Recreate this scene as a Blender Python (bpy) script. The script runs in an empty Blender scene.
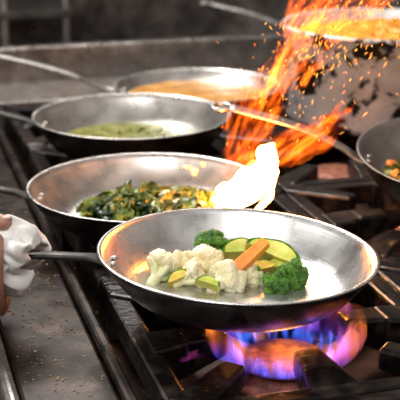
import bpy, bmesh, math, random
from mathutils import Vector, Matrix, noise
random.seed(7)
SC=bpy.context.scene
COL=SC.collection
try: SC.view_settings.view_transform='Standard'
except Exception: pass

# ---------------------------------------------------------------- helpers
def link(name,me,mats=(),parent=None,loc=(0,0,0),rot=(0,0,0),smooth=True):
    o=bpy.data.objects.new(name,me); COL.objects.link(o)
    for m in mats: me.materials.append(m)
    if smooth and me is not None:
        for p in me.polygons: p.use_smooth=True
    o.location=loc; o.rotation_euler=rot
    if parent: o.parent=parent
    return o
def empty(name,loc,rot=(0,0,0)):
    o=bpy.data.objects.new(name,None); COL.objects.link(o); o.empty_display_size=.02
    o.location=loc; o.rotation_euler=rot; return o
def tag(o,label,cat,group=None,kind=None):
    o["label"]=label; o["category"]=cat
    if group:o["group"]=group
    if kind:o["kind"]=kind
    return o
def mesh(vs,fs,name="m"):
    me=bpy.data.meshes.new(name); me.from_pydata([tuple(v) for v in vs],[],fs); me.update(); return me
def fixn(me):
    bm=bmesh.new(); bm.from_mesh(me); bmesh.ops.recalc_face_normals(bm,faces=bm.faces); bm.to_mesh(me); bm.free(); return me
def lathe(prof,segs=96,split=None):
    vs=[];fs=[];mi=[]
    rings=[]
    for r,z in prof:
        if r<1e-6: rings.append([len(vs)]); vs.append((0,0,z))
        else:
            rings.append(list(range(len(vs),len(vs)+segs)))
            for i in range(segs):
                a=2*math.pi*i/segs; vs.append((r*math.cos(a),r*math.sin(a),z))
    for k in range(len(rings)-1):
        A,B=rings[k],rings[k+1]
        for i in range(segs):
            j=(i+1)%segs
            if len(A)==1 and len(B)==1: continue
            if len(A)==1: f=(A[0],B[i],B[j])
            elif len(B)==1: f=(A[i],B[0],A[j])
            else: f=(A[i],B[i],B[j],A[j])
            fs.append(f); mi.append(1 if (split is not None and k>=split) else 0)
    me=mesh(vs,fs)
    for p,m in zip(me.polygons,mi): p.material_index=m
    return fixn(me)
def catmull(P,n=6):
    P=[Vector(p) for p in P]; out=[]
    for i in range(len(P)-1):
        p0=P[max(i-1,0)];p1=P[i];p2=P[i+1];p3=P[min(i+2,len(P)-1)]
        for k in range(n):
            t=k/n
            out.append(.5*((2*p1)+(p2-p0)*t+(2*p0-5*p1+4*p2-p3)*t*t+(3*p1-p0-3*p2+p3)*t**3))
    out.append(P[-1]); return out
def interp(L,t):
    f=t*(len(L)-1); i=min(int(f),len(L)-2); return L[i]*(1-(f-i))+L[i+1]*(f-i)
def tube(path,ra,rb=None,n=6,segs=14,up=(0,0,1),power=2.0):
    rb=rb or ra
    C=catmull(path,n); vs=[];fs=[]; N=len(C)
    for k,c in enumerate(C):
        t=k/(N-1)
        T=(C[min(k+1,N-1)]-C[max(k-1,0)]).normalized()
        U=Vector(up); S=T.cross(U)
        if S.length<1e-4: S=T.cross(Vector((1,0,0)))
        S.normalize(); U=S.cross(T).normalized()
        a=interp(ra,t); b=interp(rb,t)
        for i in range(segs):
            an=2*math.pi*i/segs; ca,sa=math.cos(an),math.sin(an)
            ex=2/power
            vs.append(c+S*a*math.copysign(abs(ca)**ex,ca)+U*b*math.copysign(abs(sa)**ex,sa))
    for k in range(N-1):
        for i in range(segs):
            j=(i+1)%segs
            fs.append((k*segs+i,k*segs+j,(k+1)*segs+j,(k+1)*segs+i))
    s=len(vs); vs.append(C[0]-(C[1]-C[0]).normalized()*min(ra[0],rb[0])*.5); vs.append(C[-1]+(C[-1]-C[-2]).normalized()*min(ra[-1],rb[-1])*.5)
    for i in range(segs):
        j=(i+1)%segs
        fs.append((s,j,i)); fs.append((s+1,(N-1)*segs+i,(N-1)*segs+j))
    return vs,fs
def joinvf(L):
    vs=[];fs=[]
    for v,f in L:
        o=len(vs); vs+=list(v); fs+=[tuple(i+o for i in q) for q in f]
    return vs,fs
def boxvf(x0,x1,y0,y1,z0,z1):
    v=[(x,y,z) for z in(z0,z1) for x,y in((x0,y0),(x1,y0),(x1,y1),(x0,y1))]
    return v,[(3,2,1,0),(4,5,6,7),(0,1,5,4),(1,2,6,5),(2,3,7,6),(3,0,4,7)]
def bar(p0,p1,w0,w1,t0,t1,b0,b1):
    p0=Vector((p0[0],p0[1]));p1=Vector((p1[0],p1[1])); d=(p1-p0).normalized(); s=Vector((-d.y,d.x))
    v=[]
    for z0,z1 in ((b0,b1),(t0,t1)):
        v+= [(*(p0+s*w0/2),z0),(*(p0-s*w0/2),z0),(*(p1-s*w1/2),z1),(*(p1+s*w1/2),z1)]
    return v,[(0,1,2,3),(7,6,5,4),(1,0,4,5),(2,1,5,6),(3,2,6,7),(0,3,7,4)]
def bevel(o,w,s=2):
    m=o.modifiers.new("b",'BEVEL'); m.width=w; m.segments=s; m.limit_method='ANGLE'; m.harden_normals=False
def sphere_vf(c,r,sub=2,sc=(1,1,1)):
    bm=bmesh.new(); bmesh.ops.create_icosphere(bm,subdivisions=sub,radius=1)
    v=[Vector((p.co.x*r*sc[0]+c[0],p.co.y*r*sc[1]+c[1],p.co.z*r*sc[2]+c[2])) for p in bm.verts]
    f=[tuple(q.index for q in p.verts) for p in bm.faces]; bm.free(); return v,f

# ---------------------------------------------------------------- materials
class M:
    def __init__(s,name):
        s.m=bpy.data.materials.new(name); s.m.use_nodes=True; s.t=s.m.node_tree; s.n=s.t.nodes; s.l=s.t.links
        s.b=s.n["Principled BSDF"]; s.out=s.n["Material Output"]
    def node(s,t,**k):
        n=s.n.new(t)
        for a,b in k.items(): setattr(n,a,b)
        return n
    def noise(s,scale,detail=4,vec='Object',stretch=(1,1,1),rough=.55,dist=0):
        tc=s.node('ShaderNodeTexCoord'); mp=s.node('ShaderNodeMapping'); mp.inputs['Scale'].default_value=stretch
        s.l.new(tc.outputs[vec],mp.inputs[0]); n=s.node('ShaderNodeTexNoise'); n.inputs['Scale'].default_value=scale
        n.inputs['Detail'].default_value=detail; n.inputs['Roughness'].default_value=rough; n.inputs['Distortion'].default_value=dist
        s.l.new(mp.outputs[0],n.inputs['Vector']); return n.outputs['Fac']
    def ramp(s,fac,stops):
        r=s.node('ShaderNodeValToRGB'); e=r.color_ramp.elements
        while len(e)<len(stops): e.new(.5)
        for q,(p,c) in zip(e,stops):
            q.position=p; q.color=(*c,1) if len(c)==3 else c
        s.l.new(fac,r.inputs[0]); return r.outputs[0]
    def math(s,op,a,b=None):
        n=s.node('ShaderNodeMath',operation=op)
        for i,x in enumerate((a,b)):
            if x is None: continue
            if isinstance(x,(int,float)): n.inputs[i].default_value=x
            else: s.l.new(x,n.inputs[i])
        return n.outputs[0]
    def set(s,**k):
        for a,b in k.items():
            i=s.b.inputs[a.replace('_',' ')]
            if hasattr(b,'links') or hasattr(b,'is_linked') : s.l.new(b,i)
            else: i.default_value=b
    def bump(s,h,st=.3,d=.001):
        b=s.node('ShaderNodeBump'); b.inputs['Strength'].default_value=st; b.inputs['Distance'].default_value=d
        s.l.new(h,b.inputs['Height']); s.l.new(b.outputs[0],s.b.inputs['Normal'])
def simple(name,c0,c1,scale=30,rough=.5,metal=0,bump=.3,bd=.001,lo=.35,hi=.65,detail=4,bscale=None,**k):
    m=M(name); n=m.noise(scale,detail); m.set(Base_Color=m.ramp(n,[(lo,c0),(hi,c1)]),Roughness=rough,Metallic=metal,**k)
    if bump: m.bump(m.noise(bscale,detail) if bscale else n,bump,bd)
    return m.m
def steel(name,c0,c1,rough=.3,radial=False,stain=None,sl=.55,sh=.7,metal=.9,stain_scale=13,brush=(1,12,1),bs=.12):
    m=M(name); n=m.noise(22,6); col=m.ramp(n,[(.3,c0),(.7,c1)]); f=None
    if stain:
        n2=m.noise(stain_scale,7,rough=.65,dist=.6); f=m.ramp(n2,[(sl,(0,0,0)),(sh,(1,1,1))])
        mx=m.node('ShaderNodeMix',data_type='RGBA'); m.l.new(f,mx.inputs[0]); m.l.new(col,mx.inputs[6]); mx.inputs[7].default_value=(*stain,1)
        col=mx.outputs[2]
    r=m.ramp(m.noise(35,5),[(.3,(rough*.8,)*3),(.7,(rough*1.5,)*3)])
    m.set(Base_Color=col,Roughness=r,Metallic=metal)
    if radial:
        tc=m.node('ShaderNodeTexCoord'); sp=m.node('ShaderNodeVectorMath',operation='MULTIPLY'); sp.inputs[1].default_value=(1,1,0)
        ln=m.node('ShaderNodeVectorMath',operation='LENGTH'); m.l.new(tc.outputs['Object'],sp.inputs[0]); m.l.new(sp.outputs[0],ln.inputs[0])
        nn=m.node('ShaderNodeTexNoise',noise_dimensions='1D'); nn.inputs['Scale'].default_value=420; nn.inputs['Detail'].default_value=3
        m.l.new(ln.outputs['Value'],nn.inputs['W']); m.bump(nn.outputs['Fac'],.22,.0006)
        tg=m.node('ShaderNodeTangent',direction_type='RADIAL',axis='Z'); m.l.new(tg.outputs[0],m.b.inputs['Tangent']); m.b.inputs['Anisotropic'].default_value=.6
    else: m.bump(m.noise(90,4,stretch=brush),bs,.0006)
    return m.m
PAN_IN=steel("pan_steel_inside",(.58,.57,.56),(.72,.71,.70),.25,True,(.46,.44,.42),.58,.85)
PAN_IN2=steel("pan_steel_used",(.46,.44,.41),(.60,.575,.54),.27,True,(.32,.29,.26),.55,.8)
PAN_IN_DARK=steel("pan_seasoned_inside",(.16,.15,.14),(.3,.28,.26),.35,True)
PAN_OUT=steel("pan_outside",(.14,.13,.13),(.36,.35,.35),.26,True,(.02,.018,.016),.5,.65)
PAN_OUT_DARK=steel("pan_outside_burnt",(.03,.026,.024),(.11,.10,.09),.34,True,(.012,.01,.009),.5,.62)
HANDLE=steel("handle_steel",(.25,.24,.23),(.5,.48,.47),.3,False,(.07,.06,.055),.58,.75)
HANDLE_D=steel("handle_dark",(.025,.022,.02),(.09,.082,.075),.4,metal=.7)
POT=steel("pot_burnt_steel",(.46,.46,.48),(.74,.74,.76),.38,False,(.014,.010,.008),.515,.545,.5,17)
POT_IN=steel("pot_inside",(.45,.43,.42),(.7,.67,.65),.35,metal=.6)
DECK=steel("deck_grimy",(.012,.007,.005),(.065,.034,.022),.32,False,(.17,.06,.026),.6,.8,.5)
LEDGE=steel("ledge_steel",(.018,.012,.009),(.072,.050,.038),.28,False,(.008,.005,.004),.40,.60,.7,17,(1,5,1),.35)
PLATE=steel("plate_steel",(.20,.18,.165),(.36,.335,.315),.28,False,(.10,.08,.065),.52,.8,.75)
GUARD=steel("guard_brushed_steel",(.22,.20,.185),(.44,.41,.39),.24,False,(.09,.075,.065),.52,.75,.85,7,(12,1,1),.3)
WALLST=steel("wall_steel",(.10,.085,.076),(.30,.265,.245),.24,False,(.03,.023,.019),.42,.64,.8,2.2,(8,1,1),.4)
TRIM=steel("trim_steel",(.35,.33,.32),(.5,.48,.47),.25)
IRON=simple("cast_iron",(.006,.0045,.004),(.095,.066,.052),38,.30,.4,1,.0028,lo=.48,hi=.85,detail=8)
BURN=simple("burner_iron",(.14,.035,.017),(.42,.16,.09),70,.55,.15,.7,.0012)
SKIN=simple("skin",(.24,.11,.07),(.38,.19,.13),60,.5,0,.25,.0005,Subsurface_Weight=.1)
NAIL=simple("nail",(.5,.33,.27),(.6,.42,.35),60,.3,0,0)
TOWEL=simple("towel_cloth",(.60,.575,.55),(.80,.775,.74),50,.9,0,.4,.0006,bscale=500)
CAUL=simple("cauliflower_curd",(.74,.64,.34),(.92,.86,.62),45,.36,0,.5,.0009,bscale=330,Subsurface_Weight=.2)
CAULST=simple("cauliflower_stalk",(.66,.66,.28),(.80,.78,.48),60,.42,0,.2)
BROC=simple("broccoli_head",(.012,.075,.004),(.15,.36,.025),110,.38,0,1,.002,bscale=420)
BROCST=simple("broccoli_stalk",(.25,.45,.06),(.45,.62,.16),60,.4,0,.2)
ZSK=simple("zucchini_skin",(.010,.08,.004),(.09,.30,.02),120,.22,0,.1)
ZFL=simple("zucchini_flesh",(.46,.54,.07),(.78,.74,.22),45,.18,0,.3,bscale=120,Subsurface_Weight=.1)
SQ=simple("squash_flesh",(.72,.50,.06),(.88,.70,.2),45,.2,0,.3,bscale=120,Subsurface_Weight=.1)
CAR=simple("carrot",(.82,.22,.015),(.95,.38,.04),60,.3,0,.2,Subsurface_Weight=.1)
GREENS=simple("cooked_greens",(.010,.032,.003),(.26,.32,.035),34,.28,0,.5,.001,lo=.38,hi=.70)
GREENS_D=simple("dark_herbs",(.04,.08,.006),(.18,.24,.03),70,.35,0,.5,.001)
ONION=simple("leek_bits",(.58,.54,.32),(.82,.80,.60),80,.35,0,.3,Subsurface_Weight=.1)
OILG=simple("herb_oil",(.10,.12,.012),(.30,.28,.06),45,.10,0,.4,.0015)
SAUCE=simple("orange_sauce",(.42,.17,.03),(.68,.34,.08),25,.22,0,.5,.003)
STEW=simple("orange_stew",(.62,.2,.01),(.9,.45,.05),60,.35,0,.8,.006)
CRUMB=simple("crumbs",(.30,.15,.05),(.5,.32,.16),60,.7,0,0)

def vol_fire(name,strength,col0,col1,sc=(95,95,30),lo=.45,hi=.72,step=.35,dist=1.2,base=0.0,zfade=None,detail=3):
    """emission-only volume: turbulent filaments stretched along the local z axis"""
    m=M(name); m.n.remove(m.b); ma=m.math
    tc=m.node('ShaderNodeTexCoord'); mp=m.node('ShaderNodeMapping'); mp.inputs['Scale'].default_value=sc; m.l.new(tc.outputs['Object'],mp.inputs[0])
    oi=m.node('ShaderNodeObjectInfo')
    n=m.node('ShaderNodeTexNoise',noise_dimensions='4D'); n.inputs['Scale'].default_value=1; n.inputs['Detail'].default_value=detail; n.inputs['Distortion'].default_value=dist
    m.l.new(mp.outputs[0],n.inputs['Vector']); m.l.new(ma('MULTIPLY',oi.outputs['Random'],20.0),n.inputs['W'])
    mr=m.node('ShaderNodeMapRange',interpolation_type='SMOOTHSTEP'); mr.inputs[1].default_value=lo; mr.inputs[2].default_value=hi; m.l.new(n.outputs['Fac'],mr.inputs[0])
    d=ma('ADD',mr.outputs[0],base); cf=mr.outputs[0]
    if zfade:
        sp=m.node('ShaderNodeSeparateXYZ'); m.l.new(tc.outputs['Object'],sp.inputs[0])
        z=ma('MINIMUM',ma('MAXIMUM',ma('SUBTRACT',1.0,ma('DIVIDE',sp.outputs[2],zfade)),0.06),1.0)
        d=ma('MULTIPLY',d,z); cf=ma('MULTIPLY',z,ma('ADD',cf,.3))
    col=m.ramp(cf,[(0,col0),(1,col1)])
    em=m.node('ShaderNodeEmission'); m.l.new(col,em.inputs[0]); m.l.new(ma('MULTIPLY',d,strength),em.inputs[1])
    m.l.new(em.outputs[0],m.out.inputs['Volume'])
    try: m.m.cycles.volume_step_rate=step
    except Exception: pass
    return m.m
VF=vol_fire("fire_volume",330,(1,.085,.003),(1,.25,.013),(82,82,17),.50,.78,.33,1.1,.007,None,3)
VH=vol_fire("fire_volume_hot",700,(1,.20,.008),(1,.50,.12),(50,50,20),.28,.56,.33,.7,.12,.12,2)
def gas_vol(name,strength,stops,zmax,nsc=(75,75,16),lo=.42,hi=.68,base=.06,detail=2):
    m=M(name); m.n.remove(m.b); ma=m.math
    tc=m.node('ShaderNodeTexCoord'); mp=m.node('ShaderNodeMapping'); mp.inputs['Scale'].default_value=nsc; m.l.new(tc.outputs['Object'],mp.inputs[0])
    n=m.node('ShaderNodeTexNoise'); n.inputs['Scale'].default_value=1; n.inputs['Detail'].default_value=detail; n.inputs['Distortion'].default_value=.6; m.l.new(mp.outputs[0],n.inputs['Vector'])
    mr=m.node('ShaderNodeMapRange',interpolation_type='SMOOTHSTEP'); mr.inputs[1].default_value=lo; mr.inputs[2].default_value=hi; m.l.new(n.outputs['Fac'],mr.inputs[0])
    sp=m.node('ShaderNodeSeparateXYZ'); m.l.new(tc.outputs['Object'],sp.inputs[0])
    v=ma('DIVIDE',sp.outputs[2],zmax)
    n2=m.noise(18,1)
    cf=ma('ADD',v,ma('MULTIPLY',ma('SUBTRACT',n2,.5),1.0))
    col=m.ramp(cf,stops)
    em=m.node('ShaderNodeEmission'); m.l.new(col,em.inputs[0]); m.l.new(ma('MULTIPLY',ma('ADD',mr.outputs[0],base),strength),em.inputs[1])
    m.l.new(em.outputs[0],m.out.inputs['Volume'])
    try: m.m.cycles.volume_step_rate=.3
    except Exception: pass
    return m.m
GASO=gas_vol("gas_volume",52,[(.0,(.02,.03,.6)),(.30,(.10,.05,.65)),(.55,(.45,.09,.42)),(.76,(1,.18,.06)),(1,(1,.25,.03))],.052,(52,52,11),.42,.70,.07,1.5)
GASB=gas_vol("gas_volume_blue",110,[(.0,(.02,.08,1)),(.6,(.06,.18,1)),(1,(.15,.15,.9))],.022,(110,110,22),.44,.62,.03,1)
GASV=gas_vol("gas_volume_violet",60,[(.0,(.5,.05,.4)),(.6,(.9,.1,.3)),(1,(1,.2,.1))],.03,(40,40,40))
def spark_mat():
    m=M("spark"); m.n.remove(m.b); em=m.node('ShaderNodeEmission'); em.inputs[1].default_value=3
    m.l.new(m.ramp(m.noise(25,1),[(.3,(1,.16,.01)),(.7,(1,.5,.08))]),em.inputs[0]); m.l.new(em.outputs[0],m.out.inputs[0]); return m.m
SPARK=spark_mat()

# ---------------------------------------------------------------- stove
SR=.2723; O=Vector((.09,-.02,0)); cs,sn=math.cos(SR),math.sin(SR)
def L2W(w,u,z=0): return (O.x+w*cs-u*sn, O.y+w*sn+u*cs, z)
stove=empty("stove",(O.x,O.y,-.06),(0,0,SR)); tag(stove,"long commercial gas range with grimy dark steel top and ledge","stove")
def part(name,vf,mat,z=0,bev=.002,parent=stove):
    o=link(name,mesh(*vf),[mat],parent,(0,0,.06),smooth=False); 
    if bev: bevel(o,bev)
    return o
part("cooktop",boxvf(-.185,.86,-.85,1.36,-.085,-.0655),DECK)
part("front_ledge",boxvf(-.292,-.200,-.85,1.36,-.085,-.014),LEDGE,bev=.004)
part("ledge_rail",boxvf(-.199,-.186,-.85,1.36,-.085,-.006),LEDGE,bev=.004)
part("ledge_trim",boxvf(-.308,-.293,-.85,1.36,-.085,-.010),TRIM,bev=.006)
part("front_panel",boxvf(-.305,-.285,-.85,1.36,-.55,-.086),LEDGE)
part("side_deck",boxvf(-.185,.86,1.165,1.36,-.0645,-.004),PLATE)
part("backsplash",boxvf(.862,.88,-.85,1.36,-.085,.45),PLATE)
part("side_guard",boxvf(-.75,.88,1.362,1.385,-.55,.066),GUARD,bev=.004)

# grates
def grate_mesh():
    H=.152; L=[]
    w=.025
    for a,b in (((-H,-H),(H,-H)),((H,-H),(H,H)),((H,H),(-H,H)),((-H,H),(-H,-H))):
        d=Vector((b[0]-a[0],b[1]-a[1])).normalized()*w/2
        L.append(bar((a[0]-d.x,a[1]-d.y),(b[0]+d.x,b[1]+d.y),w,w,-.006,-.006,-.036,-.036))
    for k in range(4):
        a=k*math.pi/2; c,s=math.cos(a),math.sin(a)
        L.append(bar((H*c,H*s),(.11*c,.11*s),.054,.040,-.004,.0,-.046,-.042))
        L.append(bar((.112*c,.112*s),(.066*c,.066*s),.039,.028,.0,0,-.042,-.024))
        a+=math.pi/4; r=H*math.sqrt(2); c,s=math.cos(a),math.sin(a)
        L.append(bar((r*c,r*s),(.112*c,.112*s),.038,.026,-.002,0,-.040,-.024))
        L.append(boxvf(H*math.copysign(1,c)-.012,H*math.copysign(1,c)+.012,H*math.copysign(1,s)-.012,H*math.copysign(1,s)+.012,-.0652,-.001))
    return mesh(*joinvf(L))
gm=grate_mesh()
gm.materials.append(IRON)
bb=lathe([(0,0),(.06,0),(.058,.006),(.045,.009),(.043,.017),(.046,.019),(0,.019)],48); bb.materials.append(BURN)
bc=lathe([(0,.0191),(.047,.0191),(.049,.022),(.046,.026),(.03,.028),(0,.027)],48); bc.materials.append(BURN)
for p in list(bb.polygons)+list(bc.polygons): p.use_smooth=True
for i,w in enumerate((0,.33,.66)):
    for j in range(-2,4):
        if w==.66 and j<1: continue
        g=bpy.data.objects.new("stove_grate",gm); COL.objects.link(g); g.location=L2W(w,j*.33); g.rotation_euler=(0,0,SR); bevel(g,.004,2)
        tag(g,"black cast-iron grate with radial fingers over a gas burner","stove grate","cast-iron grates on the range")
        if j==-2: continue
        e=empty("gas_burner",L2W(w,j*.33,-.065)); tag(e,"round rusty brown gas burner beneath the iron grate","burner","gas burners on the range")
        for nm,me in (("burner_base",bb),("burner_cap",bc)):
            q=bpy.data.objects.new(nm,me); COL.objects.link(q); q.parent=e

# ---------------------------------------------------------------- pans
def pan_profile(R,rf,h,th=.0028):
    P=[(0,th),(rf*.5,th),(rf*.93,th)]
    n=10
    for i in range(n+1):
        t=i/n; r=rf+(R-rf)*(t**.75); z=th+.0015+(h-th-.0015)*(t**1.25); P.append((r,z))
    k=len(P)
    P+=[(R+.0025,h+.0012),(R+.0045,h+.0004),(R+.0045,h-.0012),(R+.002,h-.0022)]
    for i in range(n,-1,-1):
        t=i/n; r=rf+(R-rf)*(t**.75)+th*.6; z=max(0,th+.0015+(h-th-.0015)*(t**1.25)-th*1.1-.0005); 
        if z<h-.003: P.append((r,z))
    P+=[(rf,0),(0,0)]
    return P,k+1
def pan(label,loc,R,rf,h,ang,zend,hl=.2,tilt=(0,0),mats=(PAN_IN,PAN_OUT),hm=HANDLE,cat="frying pan",hw=.0115,loop=True,zmid=None):
    e=empty("frying_pan",loc,(tilt[0],tilt[1],0)); tag(e,label,cat)
    P,k=pan_profile(R,rf,h)
    link("pan_body",lathe(P,128,k),mats,e)
    d=Vector((math.cos(ang),math.sin(ang),0)); s=Vector((-d.y,d.x,0))
    zm=zmid if zmid is not None else h*.86
    pts=[d*(R-.012)+Vector((0,0,h*.62)),d*(R+.006)+Vector((0,0,h*.72)),d*(R+.03)+Vector((0,0,zm)),d*(R+.5*hl)+Vector((0,0,(zm+zend)/2+.002)),d*(R+hl)+Vector((0,0,zend))]
    vf=[tube(pts,[.018,.013,hw*.75,hw*.85,hw,hw],[.0022,.003,.0036,.0036,.0034,.003],8,16,power=3)]
    if loop:
        c=pts[-1]+d*.013; ring=[c+(d*math.cos(a)+s*math.sin(a))*.013 for a in [2*math.pi*i/20 for i in range(21)]]
        vf.append(tube(ring,[.0032,.0032],[.0032,.0032],2,10))
    link("handle",mesh(*joinvf(vf)),[hm],e)
    for q in (-.009,.009):
        c=d*(R-.014)+s*q+Vector((0,0,h*.62+.003))
        link("rivet",mesh(*sphere_vf((0,0,0),.0042,2,(1,1,.6))),[HANDLE],e,c)
    return e
T1=.040
P1=(.0386,0,.024)
pan1=pan("shiny steel frying pan of cauliflower, broccoli and carrot held over flame",P1,.146,.098,.05,math.pi+.0,.033,.2,(0,T1),hm=HANDLE_D,zmid=.037,hw=.0095)
P2=(-.069,.325,.001)
pan2=pan("steel frying pan with charred greens flaming at its edge",P2,.157,.108,.050,math.pi+.02,.07,.22,mats=(PAN_IN2,PAN_OUT_DARK),hm=HANDLE_D)
P3=(-.111,.704,.001)
pan3=pan("dark-sided steel pan holding a thin green sauce",P3,.158,.11,.056,math.pi-.05,.08,.22,mats=(PAN_IN2,PAN_OUT_DARK),hm=HANDLE_D)
P4=(-.004,1.035,.001)
pan4=pan("shallow steel pan filled with orange sauce behind other pans",P4,.155,.118,.036,math.pi-.02,.09,.22,mats=(PAN_IN2,PAN_OUT),hm=HANDLE)
P5=(.366,.434,.015)
pan5=pan("dark seasoned pan with long steel handle crossing the range",P5,.14,.098,.055,math.pi-.13,.105,.185,(.14,0),mats=(PAN_IN_DARK,PAN_OUT_DARK),hm=HANDLE,zmid=.055)

# liquids
def liquid(name,loc,r,label,cat,mat,amp=.0008,dome=0):
    fs=[];n=64;R=14
    vs=[]
    for k in range(1,R+1):
        for i in range(n):
            a=2*math.pi*i/n; rr=r*k/R; x,y=rr*math.cos(a),rr*math.sin(a)
            z=.004+amp*noise.noise(Vector((x,y,0))*60)*2+dome*(1-(k/R)**2)
            if k==R: z=.002
            vs.append((x,y,z))
    for k in range(R-1):
        for i in range(n):
            j=(i+1)%n; fs.append((k*n+i,(k+1)*n+i,(k+1)*n+j,k*n+j))
    c=len(vs); vs.append((0,0,.004+dome))
    for i in range(n): fs.append((c,i,(i+1)%n))
    o=link(name,mesh(vs,fs),[mat],None,loc); tag(o,label,cat,None,"stuff"); return o
liquid("green_sauce",(P3[0],P3[1],P3[2]+.012),.123,"thin oily green herb sauce pooled in steel pan","sauce",OILG,.0008)
liquid("orange_sauce",(P4[0],P4[1],P4[2]+.014),.136,"golden brown sauce simmering in a shallow pan","sauce",SAUCE,.001)

# ---------------------------------------------------------------- stock pot
PT=(.333,.945,.001)
pot=empty("stock_pot",PT); tag(pot,"large silver stock pot with burnt black patches, full of stew","pot")
pr=[(0,.004),(.17,.004),(.175,.01),(.176,.165),(.179,.168),(.184,.169),(.187,.166),(.185,.161),(.18,.158),(.18,.012),(.174,.0),(0,0)]
link("pot_body",lathe(pr,128,4),[POT_IN,POT],pot,rot=(0,0,2.2))
c=Vector((.171,-.018,.12))
pts=[c+Vector((0,-.04,0)),c+Vector((.035,-.035,.004)),c+Vector((.04,0,.006)),c+Vector((.035,.035,.004)),c+Vector((0,.04,0))]
link("pot_handle",mesh(*tube(pts,[.005,.005],None,8,12)),[HANDLE],pot)
liquid("stew",(PT[0],PT[1],.141),.174,"thick orange stew filling the stock pot","stew",STEW,.007,.014)

# ---------------------------------------------------------------- vegetables
def zf(x,y): return P1[2]+.0028-(x-P1[0])*math.tan(T1)
def head_mesh(R,seed,nb=26,flat=.72,fine=.10,lump=.3,cap=.085):
    rnd=random.Random(seed); bm=bmesh.new(); bmesh.ops.create_icosphere(bm,subdivisions=6,radius=1)
    C=[]
    for i in range(nb):
        z=1-1.45*(i+.5)/nb; a=i*2.39996+rnd.uniform(-.5,.5); r=math.sqrt(max(0,1-z*z)); C.append((Vector((r*math.cos(a),r*math.sin(a),z)).normalized(),rnd.uniform(.6,1.4)))
    off=Vector((seed*3.1,seed,0))
    for v in bm.verts:
        d=v.co.normalized(); m=0
        for c,s in C:
            q=1-((1-d.dot(c))/(cap*s))
            if q>m*m/(s*s): m=max(m,math.sqrt(q)*s)
        f=0
        if d.z>-.6:
            dd=noise.voronoi(d*7+off)[0][0]; f=max(0,1-dd*1.6); d2=noise.voronoi(d*16+off)[0][0]; f=f*.7+.5*max(0,1-d2*1.6)
        rr=.66+lump*m+fine*f+.25*noise.noise(d*1.6+off)
        low=max(0,-d.z-.1); rr*=(1-.45*low)
        v.co=Vector((d.x*R*rr,d.y*R*rr,d.z*R*rr*flat))
    me=bpy.data.meshes.new("h"); bm.to_mesh(me); bm.free(); return me
def floret(kind,x,y,R,seed,rot,label,dz=0,grp=None):
    ca=kind=="cauliflower"
    cm,sm=(CAUL,CAULST) if ca else (BROC,BROCST)
    z0=zf(x,y)+dz
    e=empty(kind+"_floret",(x,y,z0+R*.6),rot); tag(e,label,kind,grp)
    link("floret_head",head_mesh(R,seed,15 if ca else 14,.78,.09 if ca else .20,.20 if ca else .26,.14 if ca else .13),[cm],e,(0,0,0))
    L=[tube([(0,0,-R*.2),(R*.1,0,-R*.7),(R*.15,0,-R*1.25)],[R*.42,R*.3,R*.26],None,4,12)]
    for a in (0,1.3,2.6,3.9,5.1):
        L.append(tube([(R*.08,0,-R*.75),(R*.3*math.cos(a),R*.3*math.sin(a),-R*.5),(R*.55*math.cos(a),R*.55*math.sin(a),-R*.1)],[R*.14,R*.16,R*.18],None,3,8))
    link("floret_stem",mesh(*joinvf(L)),[sm],e)
    return e
G="vegetables in the front pan"
floret("cauliflower",-.040,.034,.023,1,(1.0,.1,2.6),"creamy cauliflower floret at the edge of the vegetable heap",grp=G)
floret("cauliflower",-.016,.052,.019,12,(.8,.3,.9),"cauliflower floret tucked behind its neighbours",grp=G)
floret("cauliflower",.008,.052,.023,2,(.6,-.3,.8),"large cauliflower floret behind the carrot stick",.001,G)
floret("cauliflower",.032,.010,.022,3,(.8,.6,-.2),"browned cauliflower floret resting on pan floor",grp=G)
floret("cauliflower",.056,.024,.017,4,(1.2,-.7,.5),"cauliflower floret beside a broccoli floret",grp=G)
floret("cauliflower",-.008,.018,.019,5,(1.2,.4,1.9),"little pale cauliflower piece by zucchini slice",grp=G)
floret("broccoli",.102,.026,.019,6,(1.0,.9,.3),"green broccoli floret with pale stem",grp=G)
floret("broccoli",.082,.006,.015,16,(1.1,-.8,.7),"small broccoli piece against larger broccoli",grp=G)
floret("broccoli",.012,.088,.019,7,(.2,-.2,.4),"broccoli floret at the back of the vegetable heap",.014,G)
def zslice(R,t,half=False,el=1.0):
    n=40; rng=range(n+1) if half else range(n)
    span=math.pi if half else 2*math.pi
    vs=[];fs=[];mi=[]
    prof=[(0,t/2),(R*.55,t/2*.96),(R*.82,t/2),(R*.95,t/2*.92),(R,0),(R*.95,-t/2*.92),(R*.82,-t/2),(0,-t/2)]
    mp=[0,0,1,1,1,1,0]
    m=len(rng)
    for r,z in prof:
        for i in rng:
            a=span*i/n; wob=1+.03*math.sin(5*a+R*900); vs.append((r*math.cos(a)*wob*el,r*math.sin(a)*wob,z+.1*r*math.sin(2*a+R*500)))
    for k in range(len(prof)-1):
        for i in range(m if not half else m-1):
            j=(i+1)%m
            fs.append((k*m+i,(k+1)*m+i,(k+1)*m+j,k*m+j)); mi.append(mp[k])
    if half:
        fs.append(tuple(k*m for k in range(len(prof)))+tuple(k*m+m-1 for k in range(len(prof)-1,-1,-1))); mi.append(0)
    me=mesh(vs,fs)
    for p,q in zip(me.polygons,mi): p.material_index=q
    return me
def zu(x,y,z,R,rot,half,label,t=.008,el=1.0,fl=None,nm="zucchini_slice",cat="zucchini slice"):
    o=link(nm,zslice(R,t,half,el),[fl or ZFL,ZSK],None,(x,y,z),rot); tag(o,label,cat,G); bevel(o,.0012,2); return o
zu(.080,.060,zf(.08,0)+.014,.028,(.42,.22,-.55),True,"large chunky half-moon zucchini piece with dark green rind",.026,1.25)
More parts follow.
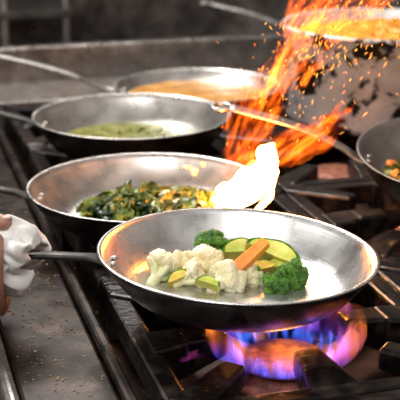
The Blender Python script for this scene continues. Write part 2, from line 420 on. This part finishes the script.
zu(.048,.078,zf(.05,0)+.013,.022,(.45,.1,.25),True,"half-moon zucchini slice leaning behind carrot stick",.018,1.2)
zu(.094,.046,zf(.09,0)+.010,.018,(.3,-.2,.2),True,"thick zucchini piece lying beside the broccoli",.016,1.2)
zu(.074,.036,zf(.07,0)+.010,.017,(.4,.1,.9),True,"yellow squash chunk under the carrot stick",.016,1.2,SQ,"squash_piece","squash")
zu(.008,-.002,zf(0,0)+.007,.011,(.4,.2,-.3),True,"small zucchini piece between cauliflower florets",.010,1.3)
zu(-.022,.008,zf(0,0)+.008,.012,(.5,-.3,.3),True,"small yellow squash piece by cauliflower floret",.012,1.2,SQ,"squash_piece","squash")
def stick(x,y,z,l,w,h,rot,label):
    v=[(sx*l/2,sy*w/2*(1-.25*(sx>0)),sz*h/2*(1-.2*(sx>0))) for sz in(-1,1) for sx,sy in((-1,-1),(1,-1),(1,1),(-1,1))]
    o=link("carrot_stick",mesh(v,boxvf(0,1,0,1,0,1)[1]),[CAR],None,(x,y,z),rot,False); bevel(o,.0022,3); tag(o,label,"carrot",G); return o
stick(.055,.024,zf(.05,0)+.033,.050,.016,.012,(.5,-.60,.50),"thick orange carrot stick leaning on cauliflower florets")

# greens
def leafbits(n,cx,cy,sx,sy,z0,hmax,seed,size=(.008,.018),ar=(.4,.8)):
    rnd=random.Random(seed); L=[]
    for i in range(n):
        while True:
            a,b=rnd.uniform(-1,1),rnd.uniform(-1,1)
            if a*a+b*b<1: break
        hh=hmax*(1-a*a-b*b)**.6*rnd.uniform(.1,1)
        c=Vector((cx+a*sx,cy+b*sy,z0+.003+hh)); s=rnd.uniform(*size); asp=rnd.uniform(*ar)
        R=Matrix.Rotation(rnd.uniform(0,6.28),3,'Z')@Matrix.Rotation(rnd.uniform(-1,1),3,'X')@Matrix.Rotation(rnd.uniform(-.8,.8),3,'Y')
        cu=rnd.uniform(-1.6,1.6); vs=[];fs=[];k=7; sd=rnd.uniform(0,99)
        for p in range(k):
            for q in range(k):
                u=p/(k-1)*2-1; v=q/(k-1)*2-1; wl=asp*math.sqrt(max(.05,1-u*u*.85))*(1+.5*noise.noise(Vector((u*3,sd,0))))
                P=Vector((u*s,v*s*wl,s*.35*cu*(v*v*.6-u*u*.4)+s*.6*noise.noise(Vector((u*2.4,v*2.4,sd)))))
                w=R@P+c; w.z=max(w.z,z0+.0008); vs.append(w)
        for p in range(k-1):
            for q in range(k-1): fs.append((p*k+q,p*k+q+1,(p+1)*k+q+1,(p+1)*k+q))
        L.append((vs,fs))
    return mesh(*joinvf(L))
gr=link("chopped_greens",leafbits(230,-.060,.338,.097,.066,.0045,.026,3,(.010,.026),(.18,.6)),[GREENS]); tag(gr,"heap of wilted olive charred leafy greens in frying pan","greens",None,"stuff")
sm=gr.modifiers.new("s",'SOLIDIFY'); sm.thickness=.0006
rnd=random.Random(5)
def chunk(me_seed,s):
    v,f=sphere_vf((0,0,0),1,3)
    v=[Vector((p.x*s[0],p.y*s[1],p.z*s[2]))*(1+.35*noise.noise(Vector(p)*1.7+Vector((me_seed,0,0)))) for p in v]
    return mesh(v,f)
for i in range(17):
    a=rnd.uniform(0,6.28); r=rnd.uniform(.2,.95)
    x=-.020+r*.06*math.cos(a); y=.320+r*.035*math.sin(a)
    rr=((x+.060)/.094)**2+((y-.338)/.062)**2
    z=.0045+.022*max(0,1-rr)**.6+.007; lab="small pale chopped leek piece among charred greens"
    if i>=14: x,y,z=((-.008,.39,.050),(.004,.40,.058),(-.018,.395,.055))[i-14]; lab="pale chopped piece tossed up beside the flame"
    o=link("leek_piece",chunk(i,(rnd.uniform(.006,.010),rnd.uniform(.003,.005),rnd.uniform(.002,.004))),[ONION],None,(x,y,z),(rnd.uniform(-.4,.4),rnd.uniform(-.4,.4),rnd.uniform(0,3)))
    tag(o,lab,"vegetable piece","chopped pieces in the flaming pan")
gh=link("herb_flecks",leafbits(80,P3[0]+.005,P3[1]-.01,.10,.08,.0150,.001,9,(.002,.005)),[GREENS_D]); tag(gh,"chopped green herbs floating in thin sauce","herbs",None,"stuff")
gk=link("chopped_greens",leafbits(60,P5[0]-.07,P5[1]+.01,.040,.06,P5[2]+.008,.016,19,(.006,.014)),[GREENS]); tag(gk,"dark cooked greens in the seasoned pan","greens",None,"stuff")
for i,(x,y,z) in enumerate(((-.084,-.01,.036),(-.088,.03,.040))):
    o=link("carrot_piece",chunk(40+i,(.012,.008,.007)),[CAR],None,(P5[0]+x,P5[1]+y,z),(.2,.3,i)); tag(o,"orange carrot piece in the seasoned dark pan","carrot","carrot pieces in dark pan")

# ---------------------------------------------------------------- hand + towel
HZ=.066
L=[]
SHX=-.008; HB=.072
def mz(p): return (p[0]-.006+SHX,p[1]*1.05,2*HB-(HB+(p[2]-.004-HB)*1.08)-.006+HZ-HB)
for i in range(4):
    x=-.200-.0190*i; ln=(0,.003,.001,-.004)[i]
    p=[mz(q) for q in ((x-.006,.030,.104),(x-.003,.006,.119),(x,-.022,.114+ln*.5),(x+.001,-.040-ln*.3,.088),(x+.001,-.036,.062),(x,-.014,.046))]
    L.append(tube(p,[.0105,.0100,.0094,.0090,.0086,.0074],None,5,14,up=(1,0,0)))
    L.append(sphere_vf(p[2],.0100,2)); L.append(sphere_vf(p[3],.0096,2)); L.append(sphere_vf(p[5],.0075,2)); L.append(sphere_vf(p[1],.0110,2))
L.append(tube([mz(q) for q in ((-.196,.030,.098),(-.235,.036,.098),(-.275,.040,.103),(-.315,.045,.112),(-.36,.055,.118),(-.55,.085,.13))],[.014,.022,.026,.024,.024,.036],[.024,.034,.032,.022,.024,.036],6,20))
tp=[(-.262+SHX,.042,.071+HZ-HB),(-.245+SHX,.034,.094+HZ-HB),(-.222+SHX,.018,.108+HZ-HB),(-.200+SHX,.006,.110+HZ-HB)]
L.append(tube(tp,[.016,.0125,.0110,.0085],None,5,14)); L.append(sphere_vf(tp[3],.0085,2)); L.append(sphere_vf(tp[2],.0114,2))
hand=link("person",mesh(*joinvf(L)),[SKIN]); rm=hand.modifiers.new("r",'REMESH'); rm.mode='VOXEL'; rm.voxel_size=.0016; rm.use_smooth_shade=True
sm=hand.modifiers.new("s",'SMOOTH'); sm.factor=.6; sm.iterations=5
tag(hand,"person's hand gripping a towel-wrapped pan handle","person")
link("thumbnail",mesh(*sphere_vf((tp[3][0]+.002,tp[3][1]-.001,tp[3][2]+.0065),.006,2,(1,.8,.35))),[NAIL],hand)
def towel():
    vs=[];fs=[];N=120;S=140
    for k in range(N):
        t=k/(N-1); x=-.179-.125*t
        env=.0215+.015*math.exp(-((t-.10)/.12)**2)+.003*math.exp(-((t-.55)/.2)**2)
        if t<.04: env*=.7+7.5*t
        for i in range(S):
            a=2*math.pi*i/S
            b=a+t*3.0
            ridge=1-abs(math.sin(2.5*b*1.0+2.2*noise.noise(Vector((math.cos(a),math.sin(a),t*3))))) 
            fold=.38*noise.noise(Vector((math.cos(a)*1.3,math.sin(a)*1.3,t*4+3)))+.22*noise.noise(Vector((math.cos(b)*2.6,math.sin(b)*2.6,t*6)))-.20*ridge**3
            r=env*(1.03+fold*(1.0 if t<.22 else .35))
            sx=.014*noise.noise(Vector((math.cos(a)*1.6,math.sin(a)*1.6,9)))*(1-t)*2
            low=1.0+(.15 if math.sin(a)<0 and t<.25 else 0)*abs(math.sin(a))
            vs.append((x+sx,.0+r*math.cos(a)*.9-.002,HZ+.003+r*math.sin(a)*low))
    for k in range(N-1):
        for i in range(S):
            j=(i+1)%S; fs.append((k*S+i,(k+1)*S+i,(k+1)*S+j,k*S+j))
    return mesh(vs,fs)
tw=link("towel",towel(),[TOWEL]); s=tw.modifiers.new("s",'SOLIDIFY'); s.thickness=.003; s.offset=-1
tag(tw,"crumpled white cloth towel wrapped round the pan handle","towel")

# ---------------------------------------------------------------- fire (real emissive volumes)
FY=.325
def fp(px,py,dy=0): return ((px-200)/748.,FY+dy,.052+(190-py)/715.)
fire=empty("pan_fire",(.05,FY,.03)); tag(fire,"tall orange flames flaring up from the edge of pan","fire")
def tongue(name,pts,wid,mat,dy=0,seed=0,k=1.0,flat=.75,parent=fire,disp=1.0):
    P=[Vector(fp(a,b,dy+.010*math.sin(i*1.7+seed))) for i,(a,b) in enumerate(pts)]; W=[w*k/748. for w in wid]
    d=(P[-1]-P[0]).normalized(); q=Vector((0,0,1)).rotation_difference(d); inv=q.inverted()
    vs,fs=tube(P,W,[w*flat for w in W],12,28,up=(0,1,0))
    out=[]
    for v in vs:
        v=Vector(v); a=noise.noise_vector(v*45+Vector((seed,0,0)))*.0085+noise.noise_vector(v*100+Vector((seed,3,0)))*.003
        out.append(inv@(v+a*disp*min(1,max(W)*90)-P[0]))
    o=link(name,fixn(mesh(out,fs)),[mat],parent,P[0]-parent.location); o.rotation_mode='QUATERNION'; o.rotation_quaternion=q; return o
for i,(pts,w,dy) in enumerate((
  ([(210,214),(234,206),(252,194),(263,176),(270,150)],[5,16,18,14,2],0),
  ([(214,206),(232,200),(248,186),(258,164)],[4,11,12,1],-.012))):
    tongue("flame_base",pts,w,VH,dy,i+1,1.15,.8)
T=[
 ([(244,190),(236,172),(240,162),(262,158),(290,154),(320,138),(350,114)],[5,10,13,13,15,13,1],0),
 ([(248,188),(240,160),(242,128),(256,100),(270,82),(284,56)],[6,11,12,12,9,1],.015),
 ([(240,156),(254,130),(266,112),(276,92),(280,68)],[3,10,11,8,1],-.005),
 ([(260,182),(274,160),(292,148),(315,134),(342,108)],[6,10,11,9,1],-.01),
 ([(266,110),(282,86),(288,66),(298,44),(322,8)],[3,11,12,12,2],0),
 ([(284,70),(296,38),(308,20),(330,4),(346,-20)],[3,12,15,14,5],.01),
 ([(306,40),(334,32),(352,22),(374,0),(388,-26)],[3,11,13,13,5],-.01),
 ([(246,182),(248,152),(264,136),(292,118)],[4,8,9,1],.02),
 ([(288,36),(294,8),(306,-24)],[3,11,7],.01),
 ([(318,14),(345,-8),(368,-30)],[5,12,6],.0),
 ([(294,108),(306,84),(318,66),(338,46)],[1,6,6,1],.0),
 ([(316,56),(332,46),(350,42),(376,24)],[1,8,8,1],.01),
 ([(346,36),(362,20),(378,10),(398,-6)],[1,9,10,4],.02)]
for i,(pts,w,dy) in enumerate(T): tongue("flame_tongue",pts,w,VF,dy,i+3,1.25)
rnd=random.Random(21); SP=[]
for i in range(560):
    t=rnd.random()**.7; px=262+t*118+rnd.gauss(0,26); py=125-t*140+rnd.gauss(0,30)
    if py>160: continue
    c=Vector(fp(px,py,rnd.gauss(0,.03))); d=Vector((rnd.gauss(.3,.6),rnd.gauss(0,.3),1)).normalized(); l=rnd.uniform(.0008,.005); w=rnd.uniform(.0003,.0011)
    s=d.orthogonal().normalized(); q=d.cross(s)
    SP.append(([c-d*l,c+s*w,c+q*w,c-s*w,c-q*w,c+d*l],[(0,2,1),(0,3,2),(0,4,3),(0,1,4),(5,1,2),(5,2,3),(5,3,4),(5,4,1)]))
sp=link("sparks",mesh(*joinvf(SP)),[SPARK]); tag(sp,"swarm of tiny glowing orange sparks rising with flames","sparks",None,"stuff")
# burner flames
bf=empty("burner_flame",(O.x,O.y,-.043)); tag(bf,"blue and orange gas flame under the front pan","fire")
def ringvol(name,prof,amp,seed,mat,segs=160):
    vs=[];fs=[];n=len(prof); zm=max(z for r,z in prof)
    for i in range(segs):
        a=2*math.pi*i/segs; f=1+amp*noise.noise(Vector((math.cos(a)*3,math.sin(a)*3,seed)))+amp*.5*noise.noise(Vector((math.cos(a)*7,math.sin(a)*7,seed)))
        for r,z in prof:
            t=z/zm; rr=r*(1+(f-1)*t*.4); vs.append((rr*math.cos(a),rr*math.sin(a),z*(1+(f-1)*t)))
    for i in range(segs):
        j=(i+1)%segs
        for k in range(n):
            l=(k+1)%n; fs.append((i*n+k,i*n+l,j*n+l,j*n+k))
    return link(name,fixn(mesh(vs,fs)),[mat],bf)
ringvol("outer_flame",[(.054,.006),(.072,.010),(.084,.022),(.089,.036),(.088,.049),(.080,.053),(.070,.044),(.064,.030),(.058,.016)],.20,2,GASO)
ringvol("blue_jets",[(.047,.000),(.051,.001),(.055,.008),(.055,.019),(.052,.021),(.048,.011)],.7,6,GASB)
def blob(name,c,s,mat,seed):
    v,f=sphere_vf((0,0,0),1,4); v=[Vector((p.x*s[0],p.y*s[1],p.z*s[2]))*(1+.5*noise.noise(Vector(p)*1.6+Vector((seed,0,0)))) for p in v]
    return link(name,mesh(v,f),[mat],bf,c)
blob("violet_flame",(-.108,-.03,.028),(.026,.022,.010),GASV,3)

# ---------------------------------------------------------------- crumbs
rnd=random.Random(8); CR=[]
for i in range(420):
    w=rnd.uniform(-.285,-.205); u=rnd.uniform(-.35,.5); x,y,_=L2W(w,u); r=rnd.uniform(.0004,.0014)
    CR.append(sphere_vf((x,y,-.014+r*.5),r,1,(1.3,1,.6)))
for i in range(200):
    w=rnd.uniform(-.17,.5); u=rnd.uniform(-.35,.5); x,y,_=L2W(w,u); r=rnd.uniform(.0006,.002)
    CR.append(sphere_vf((x,y,-.0655+r*.5),r,1,(1.3,1,.6)))
c=link("food_crumbs",mesh(*joinvf(CR)),[CRUMB]); tag(c,"scattered brown food crumbs on the dirty range top","crumbs",None,"stuff")

# ---------------------------------------------------------------- kitchen behind
def wbox(name,w0,w1,u0,u1,z0,z1,mat,label=None,cat=None,kind=None,bev=.003):
    e=link(name,mesh(*boxvf(w0,w1,u0,u1,z0,z1)),[mat],None,(O.x,O.y,0),(0,0,SR),False); bevel(e,bev)
    if label: tag(e,label,cat)
    if kind: e["kind"]=kind
    return e
wbox("prep_counter",-1.3,.9,1.40,1.94,-.08,-.03,GUARD,"stainless steel prep counter behind the range","counter")
w=wbox("wall_back",-2,1.6,2.3,2.34,-.9,1.6,WALLST,None,None,"structure")
w["label"]="dull grey steel kitchen wall"; w["category"]="wall"
f=wbox("floor",-2,1.6,-1.8,2.3,-.92,-.9,LEDGE,None,None,"structure"); f["label"]="dark kitchen floor"; f["category"]="floor"
rk=empty("storage_rack",L2W(0,2.1,-.9),(0,0,SR)); tag(rk,"dark metal storage rack standing against the wall","rack")
for x in (-.95,-.06,.1):
    link("rack_post",mesh(*tube([(x,-.10,0),(x,-.10,.9),(x,-.10,1.5)],[.009,.009],None,3,12,up=(0,1,0))),[PLATE],rk)
for z in (.62,.93,1.3):
    o=link("rack_shelf",mesh(*boxvf(-1.0,.12,-.12,.18,z,z+.02)),[HANDLE_D],rk,smooth=False); bevel(o,.003)
pan("steel pan on the counter with long thin handle",L2W(.78,1.80,-.029),.11,.08,.035,math.pi-.30,.08,.24,mats=(PAN_IN2,PAN_OUT),hm=HANDLE)

# ---------------------------------------------------------------- lights, world, camera
def area(loc,size,e,col,sy,t):
    l=bpy.data.lights.new("a",'AREA'); l.energy=e; l.size=size; l.color=col; l.shape='RECTANGLE'; l.size_y=sy
    o=bpy.data.objects.new("ceiling_or_fill_light",l); COL.objects.link(o); o.location=loc
    o.rotation_euler=(Vector(t)-o.location).to_track_quat('-Z','Y').to_euler(); return o
area((-.5,1.3,1.4),1.0,31,(1,.975,.95),.5,(0,.5,0))
area((-.3,-.9,1.5),.9,18,(1,.98,.96),.9,(.05,.3,0))
area((-1.3,-.1,.8),.8,9,(1,.97,.94),.6,(.2,.7,0))  # side fill added from the left to lift brightness, not a ceiling fixture
area((-.2,1.9,1.3),.6,8,(1,.93,.86),.15,(-.3,2.2,-.1))  # warm lamp added to make highlights on the rear steel, not a ceiling fixture
for p,e,c in (((.045,.33,.095),1.3,(1,.34,.06)),((.13,.32,.22),1.5,(1,.36,.06)),((.09,-.03,-.010),.14,(1,.4,.15))):
    l=bpy.data.lights.new("fire_glow",'POINT'); l.energy=e; l.color=c; l.shadow_soft_size=.025
    o=bpy.data.objects.new("fire_glow",l); COL.objects.link(o); o.location=p
w=bpy.data.worlds.new("w"); SC.world=w; w.use_nodes=True; bg=w.node_tree.nodes["Background"]
tc=w.node_tree.nodes.new('ShaderNodeTexCoord'); nz=w.node_tree.nodes.new('ShaderNodeTexNoise'); nz.inputs['Scale'].default_value=2.6
rp=w.node_tree.nodes.new('ShaderNodeValToRGB'); rp.color_ramp.elements[0].position=.42; rp.color_ramp.elements[1].position=.58
rp.color_ramp.elements[0].color=(.06,.045,.037,1); rp.color_ramp.elements[1].color=(.93,.88,.83,1)
w.node_tree.links.new(tc.outputs['Generated'],nz.inputs['Vector']); w.node_tree.links.new(nz.outputs['Fac'],rp.inputs[0]); w.node_tree.links.new(rp.outputs[0],bg.inputs[0]); bg.inputs[1].default_value=.70
cam=bpy.data.cameras.new("cam"); co=bpy.data.objects.new("camera",cam); COL.objects.link(co); SC.camera=co
co.location=(0,-1.208,.51); co.rotation_euler=(math.radians(90-17.4),0,0); cam.lens=108; cam.sensor_width=36; cam.clip_start=.02
cam.dof.use_dof=True; cam.dof.focus_distance=1.3; cam.dof.aperture_fstop=9
